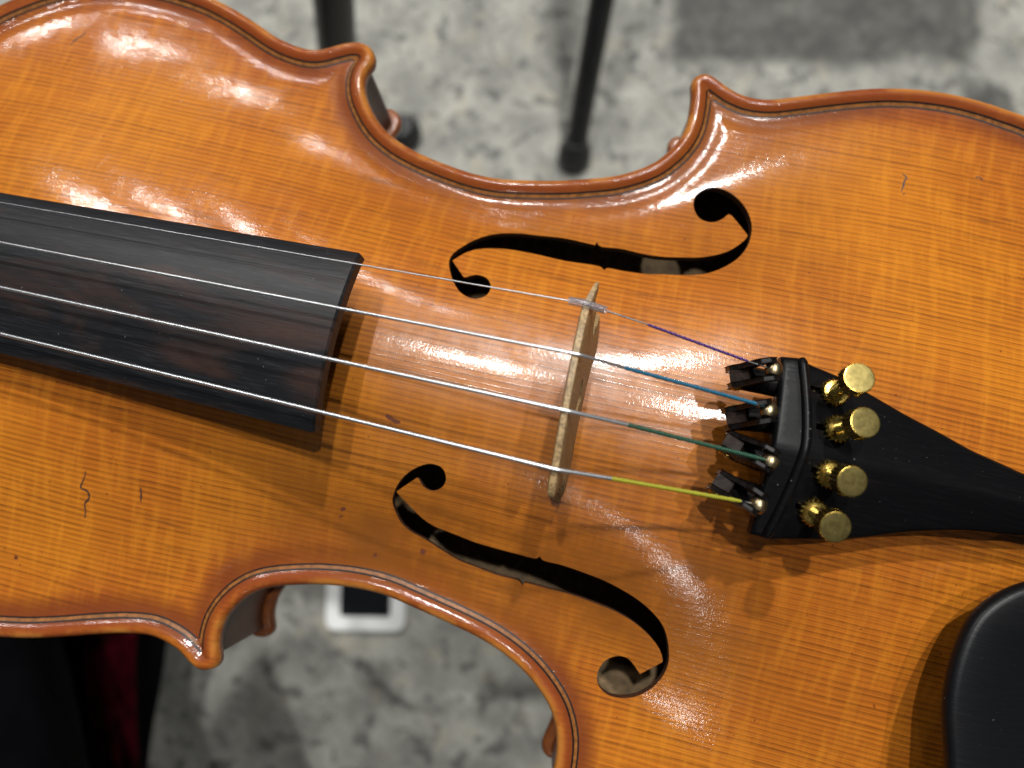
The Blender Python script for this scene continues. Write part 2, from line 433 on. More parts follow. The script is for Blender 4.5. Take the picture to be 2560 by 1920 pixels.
# ------------------------------------------------------------------ materials
def m_varnish():
    g = G('varnished_spruce')
    v = g.coords()
    x, y, z = g.sep(v)
    at = g.n('ShaderNodeAttribute', attribute_name='edge_distance')
    d = at.outputs['Fac']
    # grain: dark late-wood lines along the body, uneven spacing
    st = g.n('ShaderNodeMapping')
    st.inputs['Scale'].default_value = (.012, .05, 0)
    g.nt.links.new(v, st.inputs[0])
    wob = g.noise(st.outputs[0], 1.0, 3, .5)
    st2 = g.n('ShaderNodeMapping')
    st2.inputs['Scale'].default_value = (.05, .9, 0)
    g.nt.links.new(v, st2.inputs[0])
    wob2 = g.noise(st2.outputs[0], 1.0, 2, .6)
    ph = g.math('ADD', g.math('MULTIPLY', y, 1/1.22), g.math('ADD', g.math('MULTIPLY', wob, 3.0), g.math('MULTIPLY', wob2, .30)))
    fr = g.math('FRACT', ph)
    line = g.math('POWER', fr, 1.8)
    tail = g.smooth(fr, .93, 1.0)
    line = g.math('MULTIPLY', line, g.math('SUBTRACT', 1.0, tail))
    amp = g.smooth(g.noise(st.outputs[0], 2.3, 2, .5), .25, .7, .7, 1.0)
    wn = g.n('ShaderNodeTexWhiteNoise', noise_dimensions='1D')
    g.put(wn.inputs['W'], g.math('FLOOR', ph))
    amp = g.math('MULTIPLY', amp, g.smooth(wn.outputs['Value'], 0.0, 1.0, .58, 1.0))
    gr = g.math('MULTIPLY', line, amp)
    fr2 = g.math('FRACT', g.math('ADD', g.math('MULTIPLY', y, 1/.61), g.math('ADD', g.math('MULTIPLY', wob, 8.0), g.math('MULTIPLY', wob2, 1.6))))
    fine = g.math('MULTIPLY', g.math('POWER', fr2, 2.0), .55)
    # short fibre flecks
    st3 = g.n('ShaderNodeMapping')
    st3.inputs['Scale'].default_value = (.07, 3.0, 0)
    g.nt.links.new(v, st3.inputs[0])
    fib = g.noise(st3.outputs[0], 1.0, 4, .65)
    # cross figure (bearclaw / medullary shimmer)
    st4 = g.n('ShaderNodeMapping')
    st4.inputs['Scale'].default_value = (.42, .07, 0)
    g.nt.links.new(v, st4.inputs[0])
    fig = g.noise(st4.outputs[0], 1.0, 3, .6)
    big = g.noise(v, .022, 3, .55)
    big2 = g.noise(v, .05, 4, .6, .5)
    gold = (.525, .176, .0130)
    red = (.430, .123, .0118)
    col = g.mix(g.smooth(big, .36, .66), gold, red)
    ed = g.smooth(d, 2.0, 20.0, 1.0, 0.0)
    ed = g.math('MULTIPLY', ed, g.smooth(big2, .3, .62, .25, 1.0))
    col = g.mix(g.math('MULTIPLY', ed, .95), col, (.30, .060, .014))
    col = g.mix(g.math('MULTIPLY', gr, 1.1, clamp=True), col, (.080, .0235, .004))
    col = g.mix(fine, col, (.20, .055, .007))
    col = g.mix(g.smooth(fib, .35, .75, 0, .38), col, (.22, .062, .010))
    col = g.mix(g.smooth(fig, .42, .72, 0, .24), col, (.62, .235, .018))
    # smoky old dirt where the bow and hands work, dark specks
    dirt = g.smooth(big2, .60, .80, 0, .45)
    stc = g.n('ShaderNodeMapping')
    stc.inputs['Scale'].default_value = (.040, .55, 0)
    g.nt.links.new(v, stc.inputs[0])
    dk = g.math('MULTIPLY', g.smooth(g.noise(stc.outputs[0], 1.0, 5, .7), .54, .74), .75)
    col = g.mix(g.math('MULTIPLY', dk, g.smooth(big, .3, .6, .25, 1.0)), col, (.10, .034, .010))
    col = g.mix(g.math('MULTIPLY', dirt, .5), col, (.16, .05, .014))
    speck = g.smooth(g.noise(v, .9, 1, .5), .76, .80, 0, .7)
    col = g.mix(speck, col, (.09, .02, .008))
    chan = g.math('MULTIPLY', g.math('MULTIPLY', g.smooth(d, 1.2, 3.2), g.smooth(d, 5.5, 11.0, 1, 0)), g.smooth(g.noise(v, .035, 4, .6), .30, .60, .30, .90))
    col = g.mix(chan, col, (.13, .030, .009))
    # brown patina rubbed into the waist, heavier round the bass sound hole
    box = g.math('MULTIPLY', g.smooth(x, -85, -35), g.smooth(x, 30, 66, 1, 0))
    lo_ = g.math('MULTIPLY', g.smooth(y, -62, -40), g.smooth(y, -34, -14, 1, 0))
    hi_ = g.math('MULTIPLY', g.smooth(y, 26, 42), .45)
    mid = g.math('MULTIPLY', g.math('MULTIPLY', g.smooth(y, -26, -10), g.smooth(y, 6, 22, 1, 0)), .5)
    pat = g.math('MULTIPLY', g.math('MULTIPLY', box, g.math('MAXIMUM', g.math('MAXIMUM', lo_, hi_), mid)), g.smooth(g.noise(v, .07, 5, .65), .3, .66, .40, 1.0))
    col = g.mix(pat, col, (.19, .060, .0085))
    bead = g.math('MULTIPLY', g.smooth(d, 2.6, 4.0, 1, 0), g.smooth(g.noise(v, .05, 5, .65), .30, .62, .25, .85))
    col = g.mix(bead, col, (.185, .040, .010))
    # worn pale rim on the very edge
    rim = g.math('MULTIPLY', g.smooth(d, .3, 2.4, 1, 0), g.smooth(g.noise(v, .06, 5, .65), .44, .60))
    col = g.mix(g.math('MULTIPLY', rim, .6), col, (.52, .22, .040))
    # relief
    bh = g.noise(v, 1.7, 2.0, .6)
    stb = g.n('ShaderNodeMapping')
    stb.inputs['Scale'].default_value = (2.6, .7, 0)
    g.nt.links.new(v, stb.inputs[0])
    bh2 = g.noise(stb.outputs[0], 1.5, 1.0, .5)
    lump = g.noise(v, .22, 2, .5)
    b0 = g.bump(lump, 1.0, .00005)
    b1 = g.bump(gr, 1.0, .000010, b0)
    b2 = g.bump(bh, 1.0, .000018, b1)
    b3 = g.bump(bh2, 1.0, .000012, b2)
    # varnish rubbed dull by rosin and bow round the bridge
    rub = g.math('MULTIPLY', g.math('MULTIPLY', g.smooth(x, -62, -30), g.smooth(x, 24, 50, 1, 0)), g.math('MULTIPLY', g.smooth(y, -34, -12), g.smooth(y, 12, 36, 1, 0)))
    rub = g.math('MULTIPLY', rub, g.smooth(g.noise(v, .12, 4, .65), .28, .62, .3, 1.0))
    g.set(Base_Color=col, Roughness=.36, Specular_IOR_Level=g.math('ADD', .06, g.math('MULTIPLY', rub, .42)), Normal=b3)
    cw = g.smooth(g.noise(v, .30, 4, .65), .30, .66, .20, .66)
    g.set(Coat_Weight=cw, Coat_Roughness=.115, Coat_Normal=b3)
    return g.mat

def m_rib(name='varnished_maple_rib', base=(.075, .021, .008), hi=(.13, .036, .011), coat=.15):
    g = G(name)
    v = g.coords()
    n = g.noise(v, .35, 4, .6)
    n2 = g.noise(v, .06, 3, .6)
    col = g.mix(g.smooth(n, .3, .7), base, hi)
    col = g.mix(g.smooth(n2, .45, .7, 0, .6), col, (.09, .025, .01))
    g.set(Base_Color=col, Roughness=.34, Specular_IOR_Level=.3, Coat_Weight=coat, Coat_Roughness=.15, Normal=g.bump(g.noise(v, .8, 4, .65), .8, .00012))
    return g.mat

def m_plain(name, col, rough=.5, metal=0.0, bump=0.0, bscale=1.0, var=.15, **kw):
    g = G(name)
    v = g.coords()
    n = g.noise(v, bscale, 4, .6)
    c2 = tuple(c*(1-var*2) for c in col)
    c3 = tuple(min(1, c*(1+var)) for c in col)
    g.set(Base_Color=g.mix(g.smooth(n, .3, .7), c2, c3), Metallic=metal,
          Roughness=g.math('ADD', rough-.06, g.math('MULTIPLY', g.noise(v, bscale*2.7, 3), .12)))
    if bump:
        g.set(Normal=g.bump(n, 1.0, bump))
    for k, val in kw.items():
        g.set(**{k: val})
    return g.mat

def m_ebony(name, brown=.5, rough=.36, base=(.0085, .008, .0085), lint=True, spec=.45, fibre=.55):
    g = G(name)
    v = g.coords((40, 260, 120))
    v2 = g.coords((12, 60, 40))
    n = g.noise(v, 6.0, 5, .6, .3)
    n2 = g.noise(v2, 1.3, 4, .55, 1.2)
    col = g.mix(g.smooth(n2, .50, .70, 0, brown), base, (.052, .025, .017))
    col = g.mix(g.smooth(n, .50, .72, 0, .5), col, (.003, .003, .003))
    vf = g.coords((90, 2600, 900))
    nf = g.noise(vf, 1.0, 3, .65)
    col = g.mix(g.smooth(nf, .48, .70, 0, fibre), col, tuple(c*2.6+.004 for c in base))
    vm = g.coords()
    if lint:
        sp = g.smooth(g.noise(vm, 1.5, 1, .5), .78, .81, 0, .35)
        col = g.mix(sp, col, (.25, .25, .25))
    g.set(Base_Color=col, Roughness=g.math('ADD', rough, g.math('MULTIPLY', n, .12)), Specular_IOR_Level=spec,
          Normal=g.bump(nf, .8, .00002, g.bump(n, .5, .00006)))
    return g.mat

def m_silk(name, col, period=.42, depth=.0001, rough=.4):
    g = G(name)
    v = g.coords()
    x, y, z = g.sep(v)
    ph = g.math('ADD', g.math('MULTIPLY', x, 2*math.pi/period), g.math('MULTIPLY', y, 5.0))
    s = g.math('SINE', ph)
    c = g.mix(g.smooth(s, -1, 1), tuple(q*.45 for q in col), col)
    g.set(Base_Color=c, Roughness=rough, Normal=g.bump(s, 1.0, depth))
    return g.mat

def m_stone(name, light, dark, spot):
    g = G(name)
    v = g.coords((1, 1, 1))
    n1 = g.noise(v, 24, 5, .65)
    n2 = g.noise(v, 48, 4, .6, .4)
    n3 = g.noise(v, 5, 3, .5)
    n4 = g.noise(v, 120, 3, .6)
    col = g.mix(g.smooth(n1, .33, .66), dark, light)
    col = g.mix(g.smooth(n2, .50, .64, 0, .85), col, spot)
    col = g.mix(g.smooth(g.noise(v, 30, 3, .6), .56, .70, 0, .55), col, (.38, .345, .26))
    col = g.mix(g.smooth(n3, .5, .75, 0, .18), col, tuple(c*.7 for c in dark))
    col = g.mix(g.smooth(n4, .60, .72, 0, .5), col, tuple(c*.4 for c in dark))
    # dark, soft-edged rectangular patches in the paving colour beyond the stand
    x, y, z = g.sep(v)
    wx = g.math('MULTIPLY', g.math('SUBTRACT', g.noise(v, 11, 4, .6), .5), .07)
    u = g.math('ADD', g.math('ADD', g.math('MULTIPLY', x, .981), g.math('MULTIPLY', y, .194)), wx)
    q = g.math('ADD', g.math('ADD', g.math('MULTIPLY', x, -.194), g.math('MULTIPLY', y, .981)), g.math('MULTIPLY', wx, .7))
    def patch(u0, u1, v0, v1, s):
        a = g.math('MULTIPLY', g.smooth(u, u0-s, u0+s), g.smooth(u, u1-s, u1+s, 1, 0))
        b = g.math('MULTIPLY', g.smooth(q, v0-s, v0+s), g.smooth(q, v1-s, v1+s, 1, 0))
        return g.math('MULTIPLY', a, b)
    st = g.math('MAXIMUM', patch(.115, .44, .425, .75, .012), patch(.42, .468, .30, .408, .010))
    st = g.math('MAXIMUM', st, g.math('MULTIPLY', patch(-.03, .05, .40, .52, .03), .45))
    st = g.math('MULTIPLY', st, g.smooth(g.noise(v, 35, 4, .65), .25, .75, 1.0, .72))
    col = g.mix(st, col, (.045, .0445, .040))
    g.set(Base_Color=col, Roughness=.75, Normal=g.bump(n2, .7, .003))
    return g.mat

M_TOP = m_varnish()
M_RIB = m_rib()
M_BACK = m_rib('varnished_maple_back', (.15, .040, .010), (.24, .070, .014), .3)
M_EDGE = m_rib('varnished_spruce_edge', (.16, .040, .010), (.34, .11, .020), .35)
M_INNER = m_plain('bare_inner_wood', (.21, .135, .062), .7, var=.2, bscale=.4)
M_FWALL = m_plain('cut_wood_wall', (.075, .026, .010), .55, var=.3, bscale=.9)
M_PBLK = m_plain('purfling_black', (.010, .008, .008), .4, var=.3, bscale=.8, Specular_IOR_Level=.2)
M_PWHT = m_plain('purfling_pale', (.215, .080, .019), .4, var=.2, bscale=.7, Specular_IOR_Level=.2)
M_CRACK = m_plain('crack_dirt', (.045, .018, .009), .6)
M_CHIP = m_plain('chipped_varnish', (.11, .026, .008), .5)
M_FB = m_ebony('fingerboard_wood', .62, .33, (.0075, .0080, .0095), spec=.30)
M_FBEND = m_plain('raw_end_grain', (.060, .036, .024), .7, var=.3, bscale=3)
M_TP = m_ebony('tailpiece_ebony', .08, .30, (.0025, .0025, .003), spec=.11, fibre=.2)
M_CHIN = m_ebony('chin_rest_ebony', .04, .34, (.0035, .004, .005), spec=.2, fibre=.1)
M_MAPLE = m_plain('bridge_maple', (.30, .198, .088), .55, var=.3, bscale=1.6, bump=.00006)
M_STEEL = m_plain('string_steel', (.62, .63, .64), .34, 1.0, var=.08)
M_ALU = m_plain('string_aluminium', (.72, .74, .76), .36, 1.0, var=.05)
M_BRASS = m_plain('gilt_brass', (.52, .36, .085), .26, 1.0, var=.22, bscale=1.3, bump=.00004)
M_BRASSTOP = m_plain('worn_gilt_top', (.24, .19, .066), .40, 1.0, var=.15, bscale=.9, bump=.00001)
M_TUNER = m_plain('black_lacquered_metal', (.007, .006, .006), .28, var=.3, bscale=.8, Specular_IOR_Level=.18)
M_TUNERF = m_plain('worn_lever_face', (.020, .012, .009), .5, var=.3, bscale=.8, Specular_IOR_Level=.2)
M_BALL = m_plain('ball_end_metal', (.34, .27, .16), .34, 1.0, var=.2)

def m_clear():
    g = G('clear_plastic')
    g.set(Base_Color=(.86, .84, .90), Roughness=.18, IOR=1.4, Transmission_Weight=.92)
    return g.mat
M_TUBE = m_clear()

# ------------------------------------------------------------------ violin
VIOLIN = empty('violin', (0, 0, Z0), 'varnished orange violin with black fittings, coloured strings and gilt fine tuners', 'violin')

FU = fhole(F_UP)
FL = fhole(F_LO)

def zfun(P):
    D, _ = dist_grad(P, OUT)
    return arch(P[:, 0], P[:, 1])+edge_e(D)

def zsurf(P):
    return zfun(np.atleast_2d(np.array(P, float)))

def build_belly():
    g1 = grid_pts(-192, 150, -96, 97, 4.0)
    g2 = grid_pts(-168, 112, -96, 97, 1.4)
    g3 = grid_pts(-140, 112, -97, 98, .5)
    D1, _ = dist_grad(g1, OUT)
    D2, _ = dist_grad(g2, OUT)
    vis1 = ~((g1[:, 0] > -168) & (g1[:, 0] < 112))
    i1 = g1[inside(g1, OUT) & vis1 & (D1 > 1.0)]
    i2 = g2[inside(g2, OUT) & (D2 > 5.4)]
    # edge band
    near = g3[(np.abs(g3[:, 1]) > 44)]
    D3, _ = dist_grad(near, OUT)
    near, D3 = near[D3 < 6], D3[D3 < 6]
    i3 = near[inside(near, OUT) & (D3 > .12)]
    # fine rows for the round-over
    rows = []
    for d in (.06, .16, .3):
        P = OUT+NRM*d
        Dp, _ = dist_grad(P, OUT)
        rows.append(P[(Dp > d*.9) & inside(P, OUT)])
    I = np.vstack([i1, i2, i3]+rows)
    keep = np.ones(len(I), bool)
    for h in (FU, FL):
        box = (I[:, 0] > h[:, 0].min()-2) & (I[:, 0] < h[:, 0].max()+2) & (I[:, 1] > h[:, 1].min()-2) & (I[:, 1] < h[:, 1].max()+2)
        idx = np.where(box)[0]
        dh, _ = dist_grad(I[idx], h)
        keep[idx[(dh < .35) | inside(I[idx], h)]] = False
    I = I[keep]
    vo, tr = sheet(OUT, [FU, FL], I)
    D, Gd = dist_grad(vo, OUT)
    # boundary vertices: inward normal as gradient
    z = arch(vo[:, 0], vo[:, 1])+edge_e(D)
    h = .25
    ax = (arch(vo[:, 0]+h, vo[:, 1])-arch(vo[:, 0]-h, vo[:, 1]))/(2*h)
    ay = (arch(vo[:, 0], vo[:, 1]+h)-arch(vo[:, 0], vo[:, 1]-h))/(2*h)
    de = (edge_e(D+.02)-edge_e(np.maximum(D-.02, 0)))/(D+.02-np.maximum(D-.02, 0))
    bd = D < .02
    if bd.any():
        kk = ((vo[bd][:, None, :]-OUT[None])**2).sum(2).argmin(1)
        Gd[bd] = NRM[kk]
        de[bd] = 6.0
    gx = ax+de*Gd[:, 0]
    gy = ay+de*Gd[:, 1]
    N = np.stack([-gx, -gy, np.ones(len(gx))], 1)
    N /= np.linalg.norm(N, axis=1)[:, None]
    me = bpy.data.meshes.new('belly')
    V = np.stack([vo[:, 0], vo[:, 1], z], 1)*MM
    me.from_pydata(V.tolist(), [], tr.tolist())
    me.polygons.foreach_set('use_smooth', [True]*len(me.polygons))
    a = me.attributes.new('edge_distance', 'FLOAT', 'POINT')
    a.data.foreach_set('value', D.astype(np.float32))
    me.normals_split_custom_set_from_vertices(N.tolist())
    return link('belly', me, M_TOP, VIOLIN)

BELLY = build_belly()

def loop_wall(name, loop, zt, zb, mat, parent, inset=0.0):
    n = len(loop)
    vs = [(p[0], p[1], z) for p, z in zip(loop, zt)]+[(p[0], p[1], z) for p, z in zip(loop, zb)]
    fs = [(i, (i+1) % n, (i+1) % n+n, i+n) for i in range(n)]
    return mesh(name, vs, fs, mat, parent, 60)

for lp in (FU, FL):
    zt = zsurf(lp)
    loop_wall('sound_hole_wall', lp, zt-.01, zt-2.7, M_FWALL, BELLY)

# rim below the round-over and underside of the overhang
def band(name, prof, mat, parent, smooth=50):
    """prof: list of (inset, z) swept round the whole outline"""
    n = len(OUT)
    vs, fs = [], []
    for d, z in prof:
        P = OUT+NRM*d
        vs += [(p[0], p[1], z) for p in P]
    for r in range(len(prof)-1):
        for i in range(n):
            j = (i+1) % n
            fs.append((r*n+i, r*n+j, (r+1)*n+j, (r+1)*n+i))
    return mesh(name, vs, fs, mat, parent, smooth)

ze = float(edge_e(np.array([0.0]))[0])
band('belly_edge', [(0, ze), (-.04, ze-.5), (-.05, ze-1.1), (.1, ze-1.7), (.5, ze-2.2), (1.2, ze-2.45), (2.6, ze-2.5)], M_EDGE, BELLY)

def strip_from_runs(name, d, width, lift, mat, parent):
    ds = (d-width/2, d+width/2)
    P0, ok0 = offset_runs(ds[0])
    P1, ok1 = offset_runs(ds[1])
    ok = ok0 & ok1
    n = len(OUT)
    idx = np.where(ok)[0]
    # consecutive kept samples are bridged, which closes the mitres at the corners
    vs, fs = [], []
    z0 = zsurf(P0)+lift
    z1 = zsurf(P1)+lift
    pos = {}
    for i in idx:
        pos[i] = len(vs)
        vs += [(P0[i, 0], P0[i, 1], z0[i]), (P1[i, 0], P1[i, 1], z1[i])]
    for a, b in zip(idx, np.roll(idx, -1)):
        if np.linalg.norm(P0[a]-P0[b]) < 6:
            i, j = pos[a], pos[b]
            fs.append((i, j, j+1, i+1))
    return mesh(name, vs, fs, mat, parent, 60)

strip_from_runs('purfling', 3.64, .40, .035, M_PBLK, BELLY)
strip_from_runs('purfling', 4.20, .70, .030, M_PWHT, BELLY)
strip_from_runs('purfling', 4.74, .40, .035, M_PBLK, BELLY)

# ribs, back
RIBZ0, RIBZ1 = ze-2.3, -32.5
P, ok = offset_runs(2.5)
idx = np.where(ok)[0]
vs, fs = [], []
zs = np.linspace(RIBZ0, RIBZ1, 4)
for i in idx:
    vs += [(P[i, 0], P[i, 1], z) for z in zs]
for k in range(len(idx)):
    j = (k+1) % len(idx)
    for r in range(3):
        fs.append((k*4+r, j*4+r, j*4+r+1, k*4+r+1))
mesh('rib', vs, fs, M_RIB, VIOLIN, 40)

def build_back():
    g1 = grid_pts(-190, 148, -94, 95, 3.0)
    D1, _ = dist_grad(g1, OUT)
    I = g1[inside(g1, OUT) & (D1 > 3.5)]
    P, ok = offset_runs(2.0)
    vo, tr = sheet(P[ok], [], I)
    z = RIBZ1-.1-.75*arch(vo[:, 0], vo[:, 1])
    b = mesh('back_plate', [(p[0], p[1], q) for p, q in zip(vo, z)], tr, M_INNER, VIOLIN, 60)
    band('back_edge', [(2.6, RIBZ1), (1.2, RIBZ1+.05), (.5, RIBZ1-.2), (.1, RIBZ1-.7), (-.05, RIBZ1-1.5), (-.05, RIBZ1-2.6), (.2, RIBZ1-3.4), (.9, RIBZ1-4.0), (2.5, RIBZ1-4.2)], M_BACK, b)
    z2 = RIBZ1-4.2-.75*arch(vo[:, 0], vo[:, 1])
    mesh('back_outside', [(p[0], p[1], q) for p, q in zip(vo, z2)], tr[:, ::-1], M_BACK, b, 60)
    return b
build_back()

# cracks and chips in the varnish
def ribbon(name, pts, width, mat, parent, lift=.04):
    c = catmull(pts, .35) if len(pts) > 2 else np.array([np.array(pts[0])+(np.array(pts[1])-np.array(pts[0]))*t for t in np.linspace(0, 1, 5)])
    t = np.gradient(c, axis=0)
    t /= np.linalg.norm(t, axis=1)[:, None]+1e-9
    nn = np.stack([-t[:, 1], t[:, 0]], 1)
    m = len(c)
    wd = width*(.35+.65*np.sin(np.linspace(.08, math.pi-.08, m)))*RNG.uniform(.55, 1.2, m)/2
    a = c+nn*wd[:, None]
    b = c-nn*wd[:, None]
    za, zb = zsurf(a)+lift, zsurf(b)+lift
    vs = [(p[0], p[1], q) for p, q in zip(a, za)]+[(p[0], p[1], q) for p, q in zip(b, zb)]
    fs = [(i, i+1, i+1+m, i+m) for i in range(m-1)]
    return mesh(name, vs, fs, mat, parent, 60)

for q in MARK_CRACK:
    ribbon('varnish_crack', q, .50, M_CRACK, BELLY)
for q in MARK_CHIP:
    ribbon('varnish_chip', q, 1.35, M_CHIP, BELLY)

# ------------------------------------------------------------------ fingerboard and neck
def build_fingerboard():
    x1 = -47.6
    (ax, ay, az), (bx, by, bz), (cx, cy, cz), (dx, dy, dz) = FB
    def half(x, p, q):
        return p[1]+(q[1]-p[1])*(x-p[0])/(q[0]-p[0])
    rings = []
    xs = np.concatenate([[x1], [x1-.5], np.linspace(x1-4, -200, 12), np.linspace(-215, -262, 4)])
    for k, x in enumerate(xs):
        yt = half(x, FB[0], FB[1])
        yb = half(x, FB[2], FB[3])
        zt = 31.5+(x+47)*.118
        inset = .35 if k == 0 else 0
        hw = (yt-yb)/2-inset
        yc = (yt+yb)/2
        R = 40.0
        sag = R-math.sqrt(R*R-hw*hw)
        ring = []
        for i in range(25):
            u = -1+2*i/24
            yy = u*hw
            zz = zt+sag-(R-math.sqrt(R*R-yy*yy))-inset*.8
            if abs(u) == 1:
                zz -= .5
                yy *= 1.0
            ring.append((x, yc+yy, zz))
        ring.append((x, yc+hw, zt-3.4))
        for uu in (.86, .6, .3, 0, -.3, -.6, -.86):
            yy = uu*hw
            ring.append((x, yc+yy, zt+sag-(R-math.sqrt(R*R-yy*yy))-3.3))
        ring.append((x, yc-hw, zt-3.4))
        rings.append(ring)
    o = MB().rings(rings, True, False).build('fingerboard', M_FB, VIOLIN, 40)
    r0 = [(p[0]+.02, p[1], p[2]) for p in rings[0]]
    n = len(r0)
    # end grain face: strip between arch and underside
    vs, fs = [], []
    cols = 24
    top = r0[:25]
    def und(y):
        lo_ = r0[25:][::-1]
        ys = [p[1] for p in lo_]
        zz = [p[2] for p in lo_]
        return float(np.interp(y, ys, zz))
    for p in top:
        vs += [p, (p[0], p[1], und(p[1]))]
    for i in range(24):
        fs.append((2*i, 2*i+1, 2*i+3, 2*i+2))
    mesh('end_face', vs, fs, M_FBEND, o, 0)
    return o
build_fingerboard()

nb = MB()
rings = []
for x, hw, zt, zb in ((-262, 11.5, 1.0, -14), (-225, 12, 5.4, -12), (-206, 13, 7.5, -18), (-196, 14.5, 8.8, -32), (-188, 15.5, 9.7, -34)):
    ring = [(x, -hw, zt), (x, hw, zt)]
    for k in range(1, 12):
        t = math.pi*k/12
        ring.append((x, hw*math.cos(t), zt+(zb-zt)*math.sin(t)))
    rings.append(ring)
nb.rings(rings).build('neck', M_BACK, VIOLIN, 50)

# ------------------------------------------------------------------ bridge
def build_bridge():
    # outline in (y, z): crown, then down the bass side to the foot, across, and up
    crown = [(20.3, 40.6), (19.8, 41.6), (17.6, 42.6), (15.2, 43.2), (10.5, 45.2), (5.5, 46.3), (.6, 46.9), (-4.3, 46.7), (-9.5, 46.1), (-14.3, 44.8), (-17.2, 43.6), (-18.9, 42.4), (-19.3, 41.2)]
    bass = [(-18.9, 39.2), (-16.6, 37.0), (-16.2, 34.0), (-17.6, 31.8), (-17.2, 30.2), (-14.6, 30.4), (-12.9, 28.6), (-13.4, 26.2), (-15.8, 25.0), (-17.8, 22.0), (-19.6, 17.6), (-20.5, 15.4)]
    feet_b = [(-20.3, None), (-11.5, None)]
    mid = [(-11.0, 15.6), (-9.0, 18.4), (-4.5, 20.2), (0, 20.7), (4.5, 20.2), (9.0, 18.4), (11.0, 15.6)]
    feet_t = [(11.5, None), (20.3, None)]
    treble = [(-y, z) for y, z in bass[::-1]]
    treble[-1] = (19.6, 39.0)
    P = crown+bass
    bz = lambda y: float(arch(np.array([1.2]), np.array([y]))[0])+.03
    foot = [(y, bz(y)) for y in np.linspace(-20.3, -11.2, 7)]
    P = P+foot+mid+[(-y, bz(-y)) for y, z in foot[::-1]]+treble
    P = np.array(P)
    heart = np.array([(0, 28.6), (1.6, 30.4), (3.2, 32.0), (3.4, 33.8), (2.2, 34.8), (.8, 34.2), (0, 33.0), (-.8, 34.2), (-2.2, 34.8), (-3.4, 33.8), (-3.2, 32.0), (-1.6, 30.4)])
    outer = resample(P, .7)
    hl = resample(catmull(heart, .4, True), .6)
    gp = grid_pts(-21, 21, 8, 48, 1.6)
    dd, _ = dist_grad(gp, outer)
    dh, _ = dist_grad(gp, hl)
    gp = gp[inside(gp, outer) & (dd > .7) & ~inside(gp, hl) & (dh > .5)]
    vo, tr = sheet(outer, [hl], gp)
    def half(z):
        return np.interp(z, (10, 15, 30, 42, 47), (1.75, 1.7, 1.35, .95, .78))
    def cx(y, z):
        top = np.interp(y, (-18.9, -4.4, 5.5, 15.2, 20.3), (-.95, -1.55, -1.9, -2.2, -1.2))
        return .75+(top-.75)*np.clip((z-15)/30, 0, 1.05)
    def crn(d):
        return np.clip(d/.55, 0, 1)
    dv, _ = dist_grad(vo, outer)
    ch = .30*(1-np.clip(dv/.9, 0, 1))*(vo[:, 1] > 25)
    c = cx(vo[:, 0], vo[:, 1])
    hw = (half(vo[:, 1])-ch)*np.interp(vo[:, 0], (14, 19, 20.4), (1, .62, .3))*np.interp(vo[:, 0], (-19.4, -18.2), (.6, 1))
    n = len(vo)
    V = [(c[i]-hw[i], vo[i, 0], vo[i, 1]) for i in range(n)]+[(c[i]+hw[i], vo[i, 0], vo[i, 1]) for i in range(n)]
    F = [tuple(t[::-1]) for t in tr]+[tuple(t+n) for t in tr]
    # walls: boundary edges used once
    cnt = {}
    for t in tr:
        for a, b in ((t[0], t[1]), (t[1], t[2]), (t[2], t[0])):
            cnt[(a, b)] = 1
    for (a, b) in list(cnt):
        if (b, a) not in cnt:
            F.append((a, b, b+n, a+n))
    return mesh('bridge', V, F, M_MAPLE, VIOLIN, 30)
BRIDGE = build_bridge()

# ------------------------------------------------------------------ strings
ZNUT = {}
def build_string(key, rad, mat, silk_mat, silk_r, label):
    L, Bp = [np.array(q) for q in globals()['STR_'+key]]
    Wd = [np.array(q) for q in globals()['WIND_'+key]]
    d = (L-Bp)/(L[0]-Bp[0])
    far = Bp+d*(-262-Bp[0])
    Bp = Bp+np.array([0, 0, .1])
    path = [far, L]
    path += [L+(Bp-L)*t for t in (.3, .6, .9, .985)]
    path += [Bp, Bp+(Wd[0]-Bp)*.06+np.array([0, 0, .05]), Bp+(Wd[0]-Bp)*.3, Wd[0]]
    s = MB().tube(path, rad, 12).build('string', mat, VIOLIN, 60)
    s['label'] = label
    a, b = Wd[0], Wd[1]
    n = 40
    pth = [a+(b-a)*t for t in np.linspace(0, 1, n)]
    rr = [silk_r*(1+.10*math.sin(i*2.3)+.05*math.sin(i*5.1)) for i in range(n)]
    rr[0] = rad*1.05
    rr[-1] = silk_r*.8
    MB().tube(pth, rr, 12).build('silk_winding', silk_mat, s, 60)
    MB().tube([b, Wd[2]], max(.14, rad*.55), 10).build('string_tail', M_STEEL, s, 60)
    # ball end: small drilled barrel lying across the hook
    c = Wd[2]
    prof = [(.55, -1.45), (1.05, -1.45), (1.45, -.9), (1.62, 0), (1.45, .9), (1.05, 1.45), (.55, 1.45), (.55, -1.44)]
    MB().lathe(c, (.15, 1, -.35), prof, 20).build('ball_end', M_BALL, s, 40)
    return s

SILK = dict(E=m_silk('violet_silk', (.085, .035, .20), .9), A=m_silk('blue_silk', (.022, .17, .29), .45),
            D=m_silk('dark_green_silk', (.030, .105, .062), .45), G=m_silk('yellow_silk', (.50, .48, .04), .42))
build_string('E', .15, M_STEEL, SILK['E'], .27, 'thin bare steel string with violet silk winding')
build_string('A', .31, M_ALU, SILK['A'], .37, 'silver string with blue silk winding')
build_string('D', .37, M_ALU, SILK['D'], .39, 'silver string with dark green silk winding')
build_string('G', .38, M_ALU, SILK['G'], .38, 'silver string with yellow silk winding')

